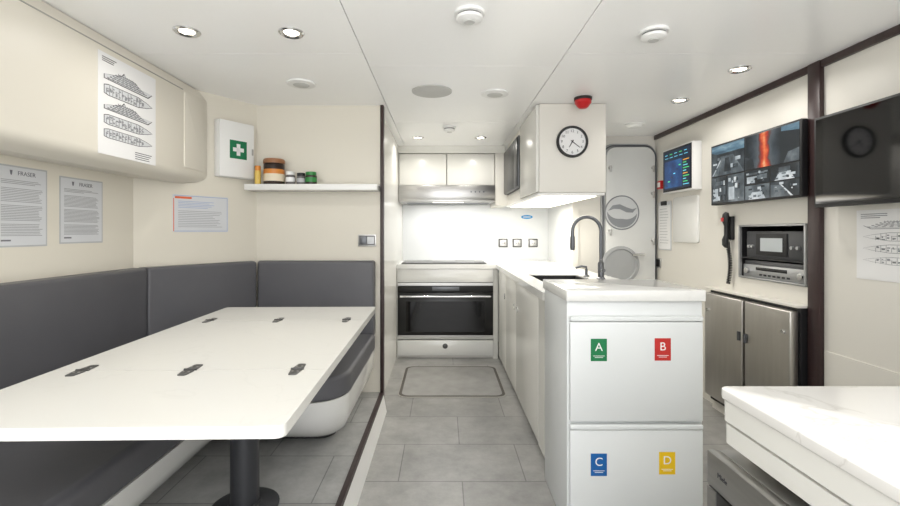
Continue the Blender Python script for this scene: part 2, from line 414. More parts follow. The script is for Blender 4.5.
em = e.build('emblem', ['emblemdark', 'emblem', 'emblemdark'], dr); em['label'] = 'round silver emblem with a darker swoosh'
e = MB(); e.lathe([(0.16, 0), (0.16, 0.012), (0.135, 0.016), (0.13, 0.006), (0, 0.006)], (1.515, 3.845, 0.89), (0, -1, 0), 40, 0)
e.build('inspection_plate', 'doordark', dr)
for x, z in ((1.425, 1.72), (1.425, 1.18), (1.79, 1.72), (1.79, 1.5), (1.79, 1.1), (1.425, 0.7), (1.79, 0.7)):
    e = MB(); e.cyl((x, 3.845, z), (x, 3.825, z), 0.014); e.box(x-0.008, x+0.008, 3.815, 3.826, z-0.04, z+0.015, bev=0.003)
    e.build('clamp_lever', 'steel', dr)
e = MB(); e.cyl((1.70, 3.845, 0.98), (1.70, 3.80, 0.98), 0.012); e.tube([(1.70, 3.80, 0.98), (1.66, 3.80, 0.98), (1.60, 3.80, 0.975)], 0.010)
e.build('door_handle', 'chrome', dr)

# ------------------------------------------------------------------ left side: locker, bench, table
t = thing('overhead_locker', 'long cream overhead locker above the bench with the ship plan poster', 'locker', (-1.51, 1.0, 1.45))
prof = [(-1.617, 1.455)] + rpoly([(-1.617, 1.455), (-1.48, 1.445), (-1.40, 1.475), (-1.40, 1.94), (-1.43, 1.997), (-1.617, 1.997)], [0, 0.03, 0.05, 0.02, 0.01, 0], 5)[1:]
def yend(x): return 2.35+(x+1.62)*1.5-0.010
b = MB(); b.loft([[(x, -0.78, z) for x, z in prof], [(x, yend(x), z) for x, z in prof]])
b.build('body', 'locker', t)
b = MB(); b.prism(rpoly([(2.43, 1.52), (2.645, 1.52), (2.645, 1.93), (2.43, 1.93)], 0.012), -1.402, -1.394, 0, 'x', bev=0.003)
b.build('door', 'locker', t)
b = MB(); b.box(-1.4005, -1.397, -0.78, 2.42, 1.935, 1.939)
b.build('cornice_line', 'seam', t)

t = thing('corner_bench', 'charcoal upholstered corner bench with white base around the table', 'bench', (-1.3, 1.5, 0.12))
def L3(i, j, r1):   # i: inset of the seat front edges, j: inset of the aisle end
    bx, y1, xr, yb = -0.93-i, 1.965+i, -0.44-j, 2.92
    return rpoly([(-1.56, -0.7), (bx, -0.7), (bx, y1), (xr, y1), (xr, yb), (-1.24, yb), (-1.56, 2.40)], [0, 0, 0, r1, 0.02, 0, 0], 8)
sec = [(0.30, 0.10, 0.145, 0.10), (0.23, 0.075, 0.17, 0.12), (0.13, 0.04, 0.22, 0.14), (0.05, 0.014, 0.29, 0.15), (0.015, 0.004, 0.35, 0.16), (0.0, 0.0, 0.42, 0.16)]
b = MB(); b.loft([[(x, y, z) for x, y in L3(i, j, r)] for i, j, z, r in sec])
b.build('base', 'whitegloss', t)
b = MB(); b.prism(L3(0.32, 0.12, 0.08), 0.1205, 0.145); b.build('plinth', 'dark', t)
b = MB(); b.prism(rpoly([(-1.56, -0.7), (-0.92, -0.7), (-0.92, 1.96), (-1.56, 1.96)], [0, 0, 0.03, 0]), 0.42, 0.525, 0, 'z', 0.03, 4); b.build('seat_cushion', 'vinyl', t)
b = MB(); b.prism(rpoly([(-1.56, 1.963), (-0.43, 1.963), (-0.43, 2.86), (-1.26, 2.86), (-1.56, 2.40)], [0, 0.16, 0.02, 0, 0], 8), 0.42, 0.525, 0, 'z', 0.03, 4); b.build('seat_cushion', 'vinyl', t)
def backc(poly):
    b = MB(); b.prism(poly, 0.50, 0.985, 0, 'z', 0.028, 5); b.build('back_cushion', 'vinyl', t)
backc(rpoly([(-1.617, -0.7), (-1.525, -0.7), (-1.525, 2.325), (-1.617, 2.34)], 0.016))
backc(rpoly([(-1.612, 2.349), (-1.524, 2.330), (-1.178, 2.845), (-1.232, 2.92)], 0.016))
backc(rpoly([(-1.172, 2.85), (-0.44, 2.85), (-0.44, 2.945), (-1.214, 2.945)], 0.016))

t = thing('mess_table', 'large white dining table with folding leaves and dark hinges on one post', 'table', (-0.72, 1.62, 0.12), math.radians(1.19))
for y0, y1, rr in ((-0.7225, -0.3518, [0.02, 0.02, 0, 0]), (-0.3482, 0.3682, 0), (0.3718, 0.7225, [0, 0, 0.02, 0.02])):
    b = MB(); b.prism(rpoly([(-0.385, y0), (0.385, y0), (0.385, y1), (-0.385, y1)], rr) if rr else [(-0.385, y0), (0.385, y0), (0.385, y1), (-0.385, y1)], 0.634, 0.66, 0)
    b.build('table_leaf', 'table', t, local=True)
for yy in (-0.35, 0.37):
    for xx in (-0.30, 0.0, 0.30):
        b = MB(); 
        for sg in (-1, 1):
            b.prism(rpoly([(xx-0.016, yy+sg*0.004), (xx+0.016, yy+sg*0.004), (xx+0.011, yy+sg*0.050), (xx-0.011, yy+sg*0.050)], 0.006), 0.6602, 0.6625)
            for q in (-0.007, 0.007): b.cyl((xx+q, yy+sg*0.022, 0.6625), (xx+q, yy+sg*0.022, 0.6635), 0.003, 1, 10)
        b.cyl((xx-0.018, yy, 0.6625), (xx+0.018, yy, 0.6625), 0.003, 0, 10)
        b.build('hinge', ['hinge', 'steel'], t, local=True)
b = MB(); b.cyl((-0.035, 0.10, 0.012), (-0.035, 0.10, 0.62), 0.052, 0, 36); b.build('post', 'post', t, local=True)
b = MB(); b.lathe([(0.125, 0), (0.125, 0.006), (0.115, 0.010), (0.06, 0.014), (0.058, 0.026), (0.053, 0.026)], (-0.035, 0.10, 0.0), seg=40); b.build('base_plate', 'post', t, local=True)
b = MB(); b.box(-0.26, 0.26, -0.37, 0.39, 0.605, 0.634, bev=0.006); b.build('top_support', 'dark', t, local=True)

# shelf and jars
b = MB(); b.box(-1.238, -0.412, 2.80, 2.948, 1.432, 1.470, bev=0.003); b.box(-1.238, -0.412, 2.935, 2.948, 1.470, 1.48, bev=0.002)
tag(b.build('wall_shelf', 'whitegloss'), 'white wall shelf holding jars beside the first aid box', 'shelf')
SZ = 1.4702
tx = -1.076
t = thing('tub', 'large dark tub with pale and orange label, tallest on the shelf', 'jar', (tx, 2.868, SZ))
b = MB(); b.lathe([(0.060, 0), (0.064, 0.006), (0.064, 0.125), (0.058, 0.134), (0, 0.134)], (tx, 2.868, SZ)); b.build('body', 'jarblack', t)
b = MB(); b.lathe([(0.0648, 0.020), (0.0648, 0.066)], (tx, 2.868, SZ), mi=0); b.lathe([(0.0648, 0.066), (0.0648, 0.095)], (tx, 2.868, SZ), mi=1); b.build('paper_band', ['palelabel', 'gold'], t)
b = MB(); b.lathe([(0.066, 0.134), (0.067, 0.15), (0.062, 0.162), (0, 0.163)], (tx, 2.868, SZ)); b.build('lid', 'tan', t)
def jar(x, y, r, h, bm_, lm, lab, band=None):
    t = thing('jar', lab, 'jar', (x, y, SZ), group='small jars on the white shelf')
    b = MB(); b.lathe([(r*0.92, 0), (r, 0.004), (r, h*0.68), (r*0.86, h*0.74), (0, h*0.74)], (x, y, SZ)); b.build('body', bm_, t)
    b = MB(); b.lathe([(r*0.92, h*0.74), (r*0.94, h*0.97), (r*0.85, h), (0, h)], (x, y, SZ)); b.build('lid', lm, t)
    if band:
        b = MB(); b.lathe([(r*1.01, h*0.2), (r*1.01, h*0.55)], (x, y, SZ)); b.build('paper_band', band, t)
jar(-1.164, 2.828, 0.019, 0.115, 'yellowtub', 'gold', 'slim yellowish jar between first aid box and dark tub')
jar(-0.970, 2.860, 0.029, 0.083, 'jargrey', 'white', 'small dark grey jar with white lid right beside the big tub', 'paper')
jar(-0.906, 2.872, 0.027, 0.075, 'jargrey', 'dark', 'small grey jar with black lid, middle of the small jars', 'inklight')
jar(-0.838, 2.858, 0.036, 0.080, 'jarblack', 'jargreen', 'dark jar with green lid, rightmost on the shelf', 'jargreen')

# first aid box on the angled wall
dv = Vector((0.5547, 0.8321, 0)); nv = Vector((0.8321, -0.5547, 0))
def diag(tt, off): 
    p = Vector((-1.62+0.4*tt, 2.353+0.597*tt, 0))+nv*off; return p
p = diag(0.60, 0.0015); Fd = frame((p.x, p.y, 1.505), dv, (0, 0, 1))
t = thing('first_aid_box', 'white first aid box with green cross sign on angled wall', 'first aid box', (p.x, p.y, 1.505))
b = MB(Fd); b.box(0, 0.232, 0, 0.345, 0, 0.040, bev=0.005); b.build('body', 'white', t)
b = MB(Fd); b.box(0.002, 0.230, 0.002, 0.343, 0.042, 0.056, bev=0.005); b.build('lid', 'white', t)
b = MB(Fd); cx, cy = 0.122, 0.172; z0 = 0.0562
b.box(cx-0.056, cx+0.056, cy-0.056, cy+0.056, z0, z0+0.001, 0)
b.box(cx-0.012, cx+0.012, cy-0.036, cy+0.036, z0+0.001, z0+0.0016, 1); b.box(cx-0.036, cx+0.036, cy-0.012, cy+0.012, z0+0.001, z0+0.0016, 1)
s_ = b.build('cross_sign', ['green', 'paper'], t); s_['label'] = 'green square with a white cross'
b = MB(Fd); b.box(0.212, 0.222, 0.15, 0.19, z0, z0+0.006, bev=0.002); b.build('latch', 'steel', t)

# papers
def lines(F, par, m_, u0, u1, v0, v1, n, th, w, ragged=0.25):
    b = MB(F)
    for k in range(n):
        v = v1-(v1-v0)*k/max(1, n-1)
        b.box(u0, u1-(u1-u0)*ragged*random.random(), v-th/2, v+th/2, w, w+0.0004, 0)
    return b.build('lettering', m_, par)
def letter(F, w, h, lab):
    b = MB(F); b.box(0, w, 0, h, 0, 0.0015, 0); b.box(0.006, w-0.006, 0.006, h-0.006, 0.0015, 0.0019, 1)
    o = b.build('notice', ['inklight', 'sheet']); tag(o, lab, 'notice', 'laminated letters on the left wall')
    b = MB(F); b.text('FRASER', 0.023, w*0.58, h-0.028, 0.0024, 0); b.build('heading', ['ink'], o)
    b = MB(F); b.prism([(w*0.26, h-0.018), (w*0.31, h-0.018), (w*0.30, h-0.032), (w*0.285, h-0.038), (w*0.27, h-0.032)], 0.0019, 0.0024, 0); b.build('crest', ['ink'], o)
    lines(F, o, 'inkmid', 0.022, w-0.02, h*0.78, h*0.82, 3, 0.0022, 0.0019, 0.5)
    for q0, q1, n in ((0.56, 0.72, 9), (0.33, 0.51, 10), (0.14, 0.28, 8)): lines(F, o, 'inkmid', 0.022, w-0.02, h*q0, h*q1, n, 0.0022, 0.0019, 0.12)
    b = MB(F); b.box(0.022, 0.06, 0.022, 0.028, 0.0019, 0.0023, 0); b.build('signature', ['ink'], o)
letter(frame((-1.6204, 1.625, 1.113), (0, 1, 0), (0, 0, 1)), 0.215, 0.308, 'grey laminated letter on the left wall, nearest the camera')
letter(frame((-1.6204, 1.90, 1.12), (0, 1, 0), (0, 0, 1)), 0.24, 0.288, 'grey laminated letter on the left wall, nearer the corner, below the poster')
p = diag(0.27, 0.0005); Fn = frame((p.x, p.y, 1.17), dv, (0, 0, 1))
b = MB(Fn); b.box(0, 0.325, 0, 0.212, 0, 0.0015)
o = tag(b.build('notice', ['sheet']), 'landscape notice with small orange heading on angled wall below first aid box', 'notice')
b = MB(Fn); b.box(0.004, 0.008, 0.004, 0.190, 0.0015, 0.002, 0); b.build('edge_line', 'orange', o)
b = MB(Fn); b.box(0.012, 0.105, 0.190, 0.202, 0.0015, 0.002, 0); b.build('heading', 'orange', o)
b = MB(Fn); b.box(0.008, 0.321, 0.004, 0.007, 0.0015, 0.002, 0); b.box(0.318, 0.321, 0.007, 0.208, 0.0015, 0.002, 0); b.box(0.008, 0.318, 0.205, 0.208, 0.0015, 0.002, 0); b.build('blue_border', 'blueprint', o)
lines(Fn, o, 'blueprint', 0.03, 0.26, 0.14, 0.175, 5, 0.0026, 0.0015, 0.3); lines(Fn, o, 'inkmid', 0.03, 0.29, 0.03, 0.12, 10, 0.0024, 0.0015, 0.3)

def hull(u0, u1, v, hw, flip=False):
    L = u1-u0
    pts = [(u0, v-hw*0.75), (u0+L*0.08, v-hw), (u0+L*0.68, v-hw), (u0+L*0.88, v-hw*0.5), (u1, v), (u0+L*0.88, v+hw*0.5), (u0+L*0.68, v+hw), (u0+L*0.08, v+hw), (u0, v+hw*0.75)]
    return [(u0+u1-a, bb) for a, bb in pts][::-1] if flip else pts
def plan(F, name, lab, w, h, m_paper, m_ink, m_fill, rows, flip):
    b = MB(F); b.box(0, w, 0, h, 0, 0.0015); o = tag(b.build(name, [m_paper]), lab, 'poster')
    lines(F, o, m_ink, 0.02, w*0.4, h-0.034, h-0.018, 3, 0.0035, 0.0015, 0.5)
    for v, hw, kind in rows:
        b = MB(F); u0, u1 = 0.03, w-0.025; L = u1-u0
        if kind == 'side':
            def sil(sx, sy):
                pts = [(0, -0.8), (0.9, -1), (1, -0.1), (0.72, 0), (0.62, 0.7), (0.42, 0.8), (0.38, 1.4), (0.33, 0.8), (0.2, 0.4), (0, -0.1)]
                q = [(u0+L/2+(a-0.5)*L*sx, v+c*hw*sy) for a, c in pts]
                return [(u0+u1-a, c) for a, c in q][::-1] if flip else q
            b.prism(sil(1, 1), 0.0015, 0.002, 0); b.prism(sil(0.975, 0.84), 0.002, 0.0023, 1)
            for k in range(5):
                a0, a1 = u0+L*(0.06+0.05*k), u0+L*(0.86-0.07*k); vv = v-hw*0.62+k*hw*0.32
                b.box(a0, a1, vv, vv+hw*0.09, 0.0023, 0.0027, 0)
                for j in range(9): b.box(a0+(a1-a0)*j/9, a0+(a1-a0)*(j+0.45)/9, vv+hw*0.12, vv+hw*0.24, 0.0023, 0.0027, 2)
        else:
            b.prism(hull(u0, u1, v, hw, flip), 0.0015, 0.002, 0); b.prism(hull(u0+0.003, u1-0.006, v, hw*0.88, flip), 0.002, 0.0023, 1)
            n = 13
            for k in range(n):
                a = u0+0.012+(L-0.07)*k/n; ww = (L-0.07)/n
                if flip: a = u0+u1-a-ww
                b.box(a, a+0.0018, v-hw*0.8, v+hw*(0.8 if k % 3 else 0.2), 0.0023, 0.0027, 0)
                for q in range(2):
                    c0 = -0.75+1.1*random.random(); b.box(a+ww*0.2, a+ww*(0.45+0.4*random.random()), v+hw*c0, v+hw*(c0+0.2+0.25*random.random()), 0.0023, 0.0027, 2)
                if k % 2: b.box(a, a+ww, v+hw*0.05, v+hw*0.11, 0.0023, 0.0027, 0)
        b.build('ship_drawing', [m_ink, m_fill, 'inkmid'], o)
    lines(F, o, m_ink, w*0.6, w*0.95, 0.012, 0.04, 4, 0.003, 0.0015)
    return o
plan(frame((-1.3998, 1.825, 1.492), (0, 1, 0), (0, 0, 1)), 'ship_plan_poster', 'white ship plan poster with dark deck drawings on overhead locker', 0.365, 0.42, 'paper', 'inkdark', 'sheet',
     ((0.335, 0.026, 'side'), (0.272, 0.024, 'plan'), (0.208, 0.024, 'side'), (0.148, 0.022, 'plan'), (0.09, 0.020, 'plan')), False)
plan(frame((1.8398, 2.00, 0.965), (0, -1, 0), (0, 0, 1)), 'ship_plan_poster', 'white ship plan sheet below the large black screen at right', 0.42, 0.30, 'paper', 'inkmid', 'paper',
     ((0.235, 0.018, 'side'), (0.185, 0.018, 'plan'), (0.135, 0.018, 'plan'), (0.085, 0.016, 'plan')), True)

# switch by the post
t = thing('light_switch', 'metal framed light switch on the wall below the shelf', 'light switch', (-0.497, 2.95, 1.08))
b = MB(); b.box(-0.556, -0.438, 2.941, 2.9498, 1.076, 1.154, 0, 0.002); b.box(-0.549, -0.445, 2.940, 2.941, 1.083, 1.147, 1); b.build('frame', ['panelsteel', 'hinge'], t)
for k in (0, 1):
    b = MB(); b.box(-0.543+k*0.048, -0.499+k*0.048, 2.934, 2.940, 1.091, 1.139, bev=0.002); b.build('rocker', 'gun' if k == 0 else 'sheet', t)

# ------------------------------------------------------------------ galley
b = MB()
b.box(-0.428, 1.118, 4.14, 4.797, 0.832, 0.872)
b.prism(rpoly([(0.492, 2.165), (1.118, 2.165), (1.118, 2.42), (0.492, 2.42)], [0.07, 0, 0, 0], 8), 0.832, 0.872)
b.box(0.492, 0.60, 2.42, 4.14, 0.832, 0.872); b.box(0.93, 1.118, 2.42, 4.14, 0.832, 0.872); b.box(0.60, 0.93, 3.14, 4.14, 0.832, 0.872)
tag(b.build('worktop', ['marble']), 'white quartz worktop running from the hob round to the sink', 'worktop')
t = thing('sink', 'black undermounted sink bowl in the white worktop', 'sink', (0.765, 2.78, 0.66))
b = MB()
b.box(0.602, 0.928, 2.422, 3.138, 0.66, 0.670); b.box(0.602, 0.612, 2.422, 3.138, 0.67, 0.866); b.box(0.918, 0.928, 2.422, 3.138, 0.67, 0.866)
b.box(0.612, 0.918, 2.422, 2.432, 0.67, 0.866); b.box(0.612, 0.918, 3.128, 3.138, 0.67, 0.866)
b.build('bowl', 'dark', t)
b = MB(); b.lathe([(0.045, 0), (0.045, 0.004), (0.03, 0.002), (0, 0.002)], (0.765, 2.78, 0.670)); b.build('drain', 'chrome', t)
t = thing('kitchen_tap', 'tall gunmetal gooseneck tap standing behind the black sink', 'tap', (1.0, 2.85, 0.872))
b = MB(); b.lathe([(0.027, 0), (0.027, 0.006), (0.019, 0.012), (0.019, 0.10), (0.013, 0.11)], (1.0, 2.85, 0.8722)); b.build('base', 'tapgrey', t)
pts = [(1.0, 2.85, 0.97), (1.0, 2.85, 1.17)]+[(0.91+0.09*math.cos(a), 2.85, 1.175+0.09*math.sin(a)) for a in [PI*k/14 for k in range(15)]]+[(0.82, 2.85, 1.14)]
b = MB(); b.tube(pts, 0.011); b.build('spout', 'tapgrey', t)
b = MB(); b.lathe([(0.0125, 0.09), (0.015, 0.08), (0.016, 0.02), (0.013, 0), (0, 0)], (0.82, 2.85, 1.055)); b.build('spray_head', 'gun', t)
b = MB(); b.cyl((1.0, 2.832, 0.93), (1.0, 2.80, 0.93), 0.012); b.tube([(1.0, 2.805, 0.93), (0.99, 2.79, 0.96), (0.975, 2.775, 1.0)], 0.005); b.build('lever', 'tapgrey', t)
t = thing('soap_dispenser', 'small dark soap pump on the worktop beside the tap', 'soap pump', (0.962, 3.02, 0.872))
b = MB(); b.lathe([(0.020, 0), (0.020, 0.006), (0.009, 0.012), (0.009, 0.05)], (0.962, 3.02, 0.8722)); b.build('stem', 'gun', t)
b = MB(); b.tube([(0.962, 3.02, 0.92), (0.962, 3.02, 0.935), (0.93, 3.02, 0.94), (0.89, 3.02, 0.93)], 0.008); b.build('nozzle', 'gun', t)

ys = [(2.18, 2.415), (2.418, 3.145), (3.148, 3.64), (3.643, 4.13)]
labs = ['white rounded end unit of the run, nearest the filing cabinet', 'white base cabinet under the sink', 'white base cabinet second from the oven', 'white base cabinet in the corner next to the oven']
for i, ((y0, y1), lab) in enumerate(zip(ys, labs)):
    t = thing('base_cabinet', lab, 'cabinet', (0.80, (y0+y1)/2, 0), group='base cabinets under the worktop run')
    b = MB()
    if i == 0:
        b.prism(rpoly([(0.512, y0), (1.10, y0), (1.10, y1), (0.512, y1)], [0.06, 0, 0, 0], 8), 0.03, 0.829)
    elif i == 1:
        b.box(0.53, 0.598, y0, y1, 0.03, 0.829); b.box(0.934, 1.10, y0, y1, 0.03, 0.829); b.box(0.598, 0.934, y0, y1, 0.03, 0.60)
    else:
        b.box(0.53, 1.10, y0, y1, 0.03, 0.829)
    b.build('body', 'cabwhite', t)
    b = MB(); b.box(0.56, 1.08, y0+0.02, y1, 0.0, 0.03); b.build('plinth', 'seam', t)
    if i:
        kp = y1-0.06 if i == 1 else y0+0.06
        b = MB(); b.box(0.51, 0.53, y0+0.001, y1-0.001, 0.04, 0.822, bev=0.003); dd = b.build('door', 'cabwhite', t)
        b = MB(); b.lathe([(0.024, 0), (0.024, 0.004), (0.018, 0.007), (0.017, 0.004), (0, 0.004)], (0.51, kp, 0.64), (-1, 0, 0), 24); b.build('push_latch', 'chrome', dd)

# oven housing, oven, hob
t = thing('oven_cabinet', 'white cabinet housing the wide oven with a shallow drawer below', 'cabinet', (0.03, 4.4, 0))
b = MB(); b.box(-0.428, -0.420, 4.16, 4.78, 0.0, 0.829); b.box(0.464, 0.508, 4.16, 4.78, 0.0, 0.829); b.box(-0.420, 0.464, 4.17, 4.78, 0.176, 0.196); b.box(-0.420, 0.464, 4.76, 4.78, 0.196, 0.829); b.box(-0.420, 0.464, 4.19, 4.76, 0.0, 0.03)
b.build('body', 'cabwhite', t)
b = MB(); b.box(-0.420, 0.464, 4.15, 4.17, 0.706, 0.829, bev=0.003); b.build('fascia', 'whitegloss', t)
b = MB(); b.box(-0.418, 0.462, 4.145, 4.17, 0.03, 0.172, bev=0.005); b.box(-0.39, 0.435, 4.1435, 4.145, 0.05, 0.152, bev=0.0007); dd = b.build('drawer', 'whitegloss', t)
b = MB(); b.lathe([(0.024, 0), (0.024, 0.004), (0.016, 0.006), (0, 0.006)], (0.02, 4.1435, 0.12), (0, -1, 0)); b.build('push_latch', 'hinge', dd)
t = thing('oven', 'wide black glass oven with slim steel top strip and bar handle', 'oven', (0.022, 4.4, 0.197))
b = MB(); b.box(-0.418, 0.462, 4.175, 4.70, 0.197, 0.702); b.build('body', 'dark', t)
b = MB(); b.box(-0.418, 0.462, 4.150, 4.175, 0.612, 0.702, 0, 0.002); b.box(-0.418, 0.462, 4.148, 4.150, 0.676, 0.702, 1); b.build('control_panel', ['blacksatin', 'panelsteel'], t)
b = MB(); b.box(-0.10, 0.15, 4.1485, 4.150, 0.628, 0.664, bev=0.0007); b.build('display', 'gun', t)
b = MB(); b.box(-0.418, 0.462, 4.148, 4.175, 0.20, 0.608, 0, 0.003); b.box(-0.418, 0.462, 4.146, 4.148, 0.20, 0.218, 1)
dd = b.build('door', ['blacksatin', 'panelsteel'], t)
b = MB(); b.box(-0.34, 0.385, 4.1465, 4.148, 0.25, 0.53, 0); b.build('window', 'blackgloss', dd)
b = MB(); b.cyl((-0.39, 4.105, 0.580), (0.435, 4.105, 0.580), 0.011); 
for x in (-0.35, 0.40): b.cyl((x, 4.105, 0.580), (x, 4.148, 0.580), 0.008)
b.build('handle', 'chrome', dd)
t = thing('hob', 'black glass hob on the worktop below the cooker hood', 'hob', (0.02, 4.46, 0.872))
b = MB(); b.prism(rpoly([(-0.39, 4.20), (0.41, 4.20), (0.41, 4.70), (-0.39, 4.70)], 0.02), 0.8722, 0.879, 0, 'z', 0.002); b.build('glass_plate', 'blackgloss', t)
for x, y, r in ((-0.19, 4.33, 0.09), (0.22, 4.33, 0.08), (-0.19, 4.57, 0.08), (0.22, 4.57, 0.1)):
    b = MB(); b.ring((x, y, 0.879), r, 0.0012, mi=0); b.build('cooking_ring', 'inklight', t)

for k, (x0, x1, lab) in enumerate(((-0.426, 0.034, 'white wall cabinet above the hood, left of the pair'), (0.037, 0.50, 'white wall cabinet above the hood, next to the microwave'))):
    t = thing('wall_cabinet', lab, 'cabinet', ((x0+x1)/2, 4.57, 1.62), group='pair of wall cabinets above the hood')
    b = MB(); b.box(x0, x1, 4.37, 4.797, 1.622, 1.928); b.build('body', 'cabwhite', t)
    b = MB(); b.box(x0+0.003, x1-0.003, 4.35, 4.369, 1.625, 1.925, bev=0.004); b.build('door', 'cabwhite', t)
t = thing('cooker_hood', 'flat stainless steel cooker hood under the white wall cabinets', 'cooker hood', (0.045, 4.53, 1.455))
b = MB(); b.box(-0.426, 0.50, 4.315, 4.797, 1.488, 1.618, bev=0.002); b.build('body', 'hoodsteel', t)
b = MB(); b.box(-0.426, 0.50, 4.300, 4.797, 1.460, 1.487, bev=0.002); b.build('visor', 'hoodsteel', t)
b = MB(); b.box(-0.36, 0.46, 4.46, 4.74, 1.454, 1.4595); b.build('filter', 'gun', t)
for k in range(4):
    b = MB(); b.cyl((0.27+0.04*k, 4.315, 1.555), (0.27+0.04*k, 4.308, 1.555), 0.008); b.build('button', 'gun', t)
b = MB(); b.box(-0.10, 0.20, 4.36, 4.42, 1.4565, 1.4595); b.build('lamp_lens', 'lens', t)
lamp('hood_lamp', (0.05, 4.50, 1.45), 4, 0.7, t, 'RECTANGLE', 0.1, (1, 0.99, 0.96))

# hanging cabinet with microwave
t = thing('hanging_cabinet', 'large white ceiling hung cabinet above the worktop, carrying the clock', 'cabinet', (0.83, 3.6, 1.41))
b = MB()
b.box(0.62, 1.05, 2.90, 3.52, 1.425, 1.998, bev=0.004)
b.box(0.62, 1.05, 3.52, 4.33, 1.425, 1.52); b.box(0.62, 1.05, 3.52, 4.33, 1.93, 1.998); b.box(0.98, 1.05, 3.52, 4.33, 1.52, 1.93); b.box(0.62, 0.98, 4.31, 4.33, 1.52, 1.93); b.box(0.503, 0.62, 4.33, 4.797, 1.425, 1.928)
b.build('body', 'cream_r', t)
b = MB(); b.box(0.60, 0.619, 2.905, 3.515, 1.43, 1.99, bev=0.004); b.build('door', 'cabwhite', t)
b = MB(); b.box(0.61, 1.045, 2.905, 4.32, 1.408, 1.424, bev=0.003); b.build('bottom_panel', 'white', t)
b = MB(); b.box(0.65, 1.0, 2.94, 4.28, 1.402, 1.408); b.build('light_strip', 'led', t)
lamp('underside_lamp', (0.83, 3.6, 1.395), 6.5, 0.3, t, 'RECTANGLE', 1.3, (1, 0.985, 0.955))
t = thing('microwave', 'black built-in microwave in the side of the hanging cabinet', 'microwave', (0.78, 3.91, 1.522))
b = MB(); b.box(0.60, 0.97, 3.53, 4.30, 1.523, 1.927); b.build('body', 'dark', t)
b = MB(); b.box(0.588, 0.60, 3.525, 4.305, 1.522, 1.928, bev=0.002); b.build('frame', 'gun', t)
b = MB(); b.box(0.580, 0.588, 3.70, 4.295, 1.532, 1.918, bev=0.002); b.build('door', 'blacksatin', t)
b = MB(); b.box(0.580, 0.588, 3.535, 3.695, 1.532, 1.918, bev=0.002); b.build('control_panel', 'blacksatin', t)
# clock
Fc = frame((0.83, 2.8998, 1.75), (1, 0, 0), (0, 0, 1))
t = thing('wall_clock', 'round black rimmed wall clock on the hanging cabinet', 'clock', (0.83, 2.8998, 1.65))
b = MB(Fc); b.lathe([(0.100, 0), (0.103, 0.012), (0.098, 0.026), (0.088, 0.026), (0.086, 0.010), (0, 0.010)], (0, 0, 0), (0, 0, 1), 48); b.build('rim', 'dark', t)
b = MB(Fc); b.lathe([(0.086, 0.010), (0.086, 0.012), (0, 0.012)], (0, 0, 0), (0, 0, 1), 48, 0); b.build('face', 'paper', t)
for k in range(12):
    a = PI/2-2*PI*(k+1)/12; b = MB(Fc); b.text(str(k+1), 0.024, 0.068*math.cos(a), 0.068*math.sin(a), 0.0125); b.build('numeral', 'inkdark', t)
for nm, a, L, wd in (('hour_hand', math.radians(-120), 0.042, 0.004), ('minute_hand', math.radians(-38), 0.06, 0.003)):
    b = MB(Fc @ Matrix.Rotation(a, 4, 'Z')); b.prism([(-0.012, -wd), (L, -wd*0.5), (L, wd*0.5), (-0.012, wd)], 0.014, 0.0155); b.build(nm, 'inkdark', t)
# sockets and sticker
for x, lab in ((0.64, 'metal wall socket behind the worktop, nearest the hob'), (0.79, 'metal wall socket behind the worktop, middle of three'), (0.96, 'metal wall socket behind the worktop, nearest the side wall')):
    t = thing('wall_socket', lab, 'socket', (x, 4.80, 1.01), group='wall sockets above the worktop')
    b = MB(); b.box(x-0.048, x+0.048, 4.789, 4.7998, 1.008, 1.097, bev=0.003); b.build('plate', 'hinge', t)
    b = MB(); b.box(x-0.036, x+0.036, 4.785, 4.789, 1.020, 1.085, bev=0.003)
    for q in (-0.011, 0.011): b.cyl((x+q, 4.785, 1.052), (x+q, 4.7845, 1.052), 0.005, 1, 10)
    b.build('insert', ['panelsteel', 'dark'], t)
b = MB(frame((0.895, 4.8004, 1.33), (1, 0, 0), (0, 0, 1)))
b.prism([(0.062*math.cos(2*PI*k/24), 0.021*math.sin(2*PI*k/24)) for k in range(24)], 0, 0.0014, 0); b.box(-0.04, 0.04, -0.004, 0.004, 0.0014, 0.0018, 1)
tag(b.build('sticker', ['bluesticker', 'paper']), 'blue oval sticker on the white wall above the sockets', 'sticker')
# floor mat
t = thing('floor_mat', 'grey rounded floor mat with dark border in front of the oven', 'mat', (0.065, 3.53, 0))
def rr(i): return rpoly([(-0.325+i, 3.17+i), (0.455-i, 3.17+i), (0.455-i, 3.90-i), (-0.325+i, 3.90-i)], 0.07-i*0.5, 8)
b = MB(); b.prism(rr(0), 0.0002, 0.007, 0, 'z', 0.002); b.build('edge', 'matedge', t)
b = MB(); b.prism(rr(0.008), 0.007, 0.008, 0); b.build('border', 'matrim', t)
b = MB(); b.prism(rr(0.028), 0.008, 0.0092, 0); b.build('surface', 'mat', t)

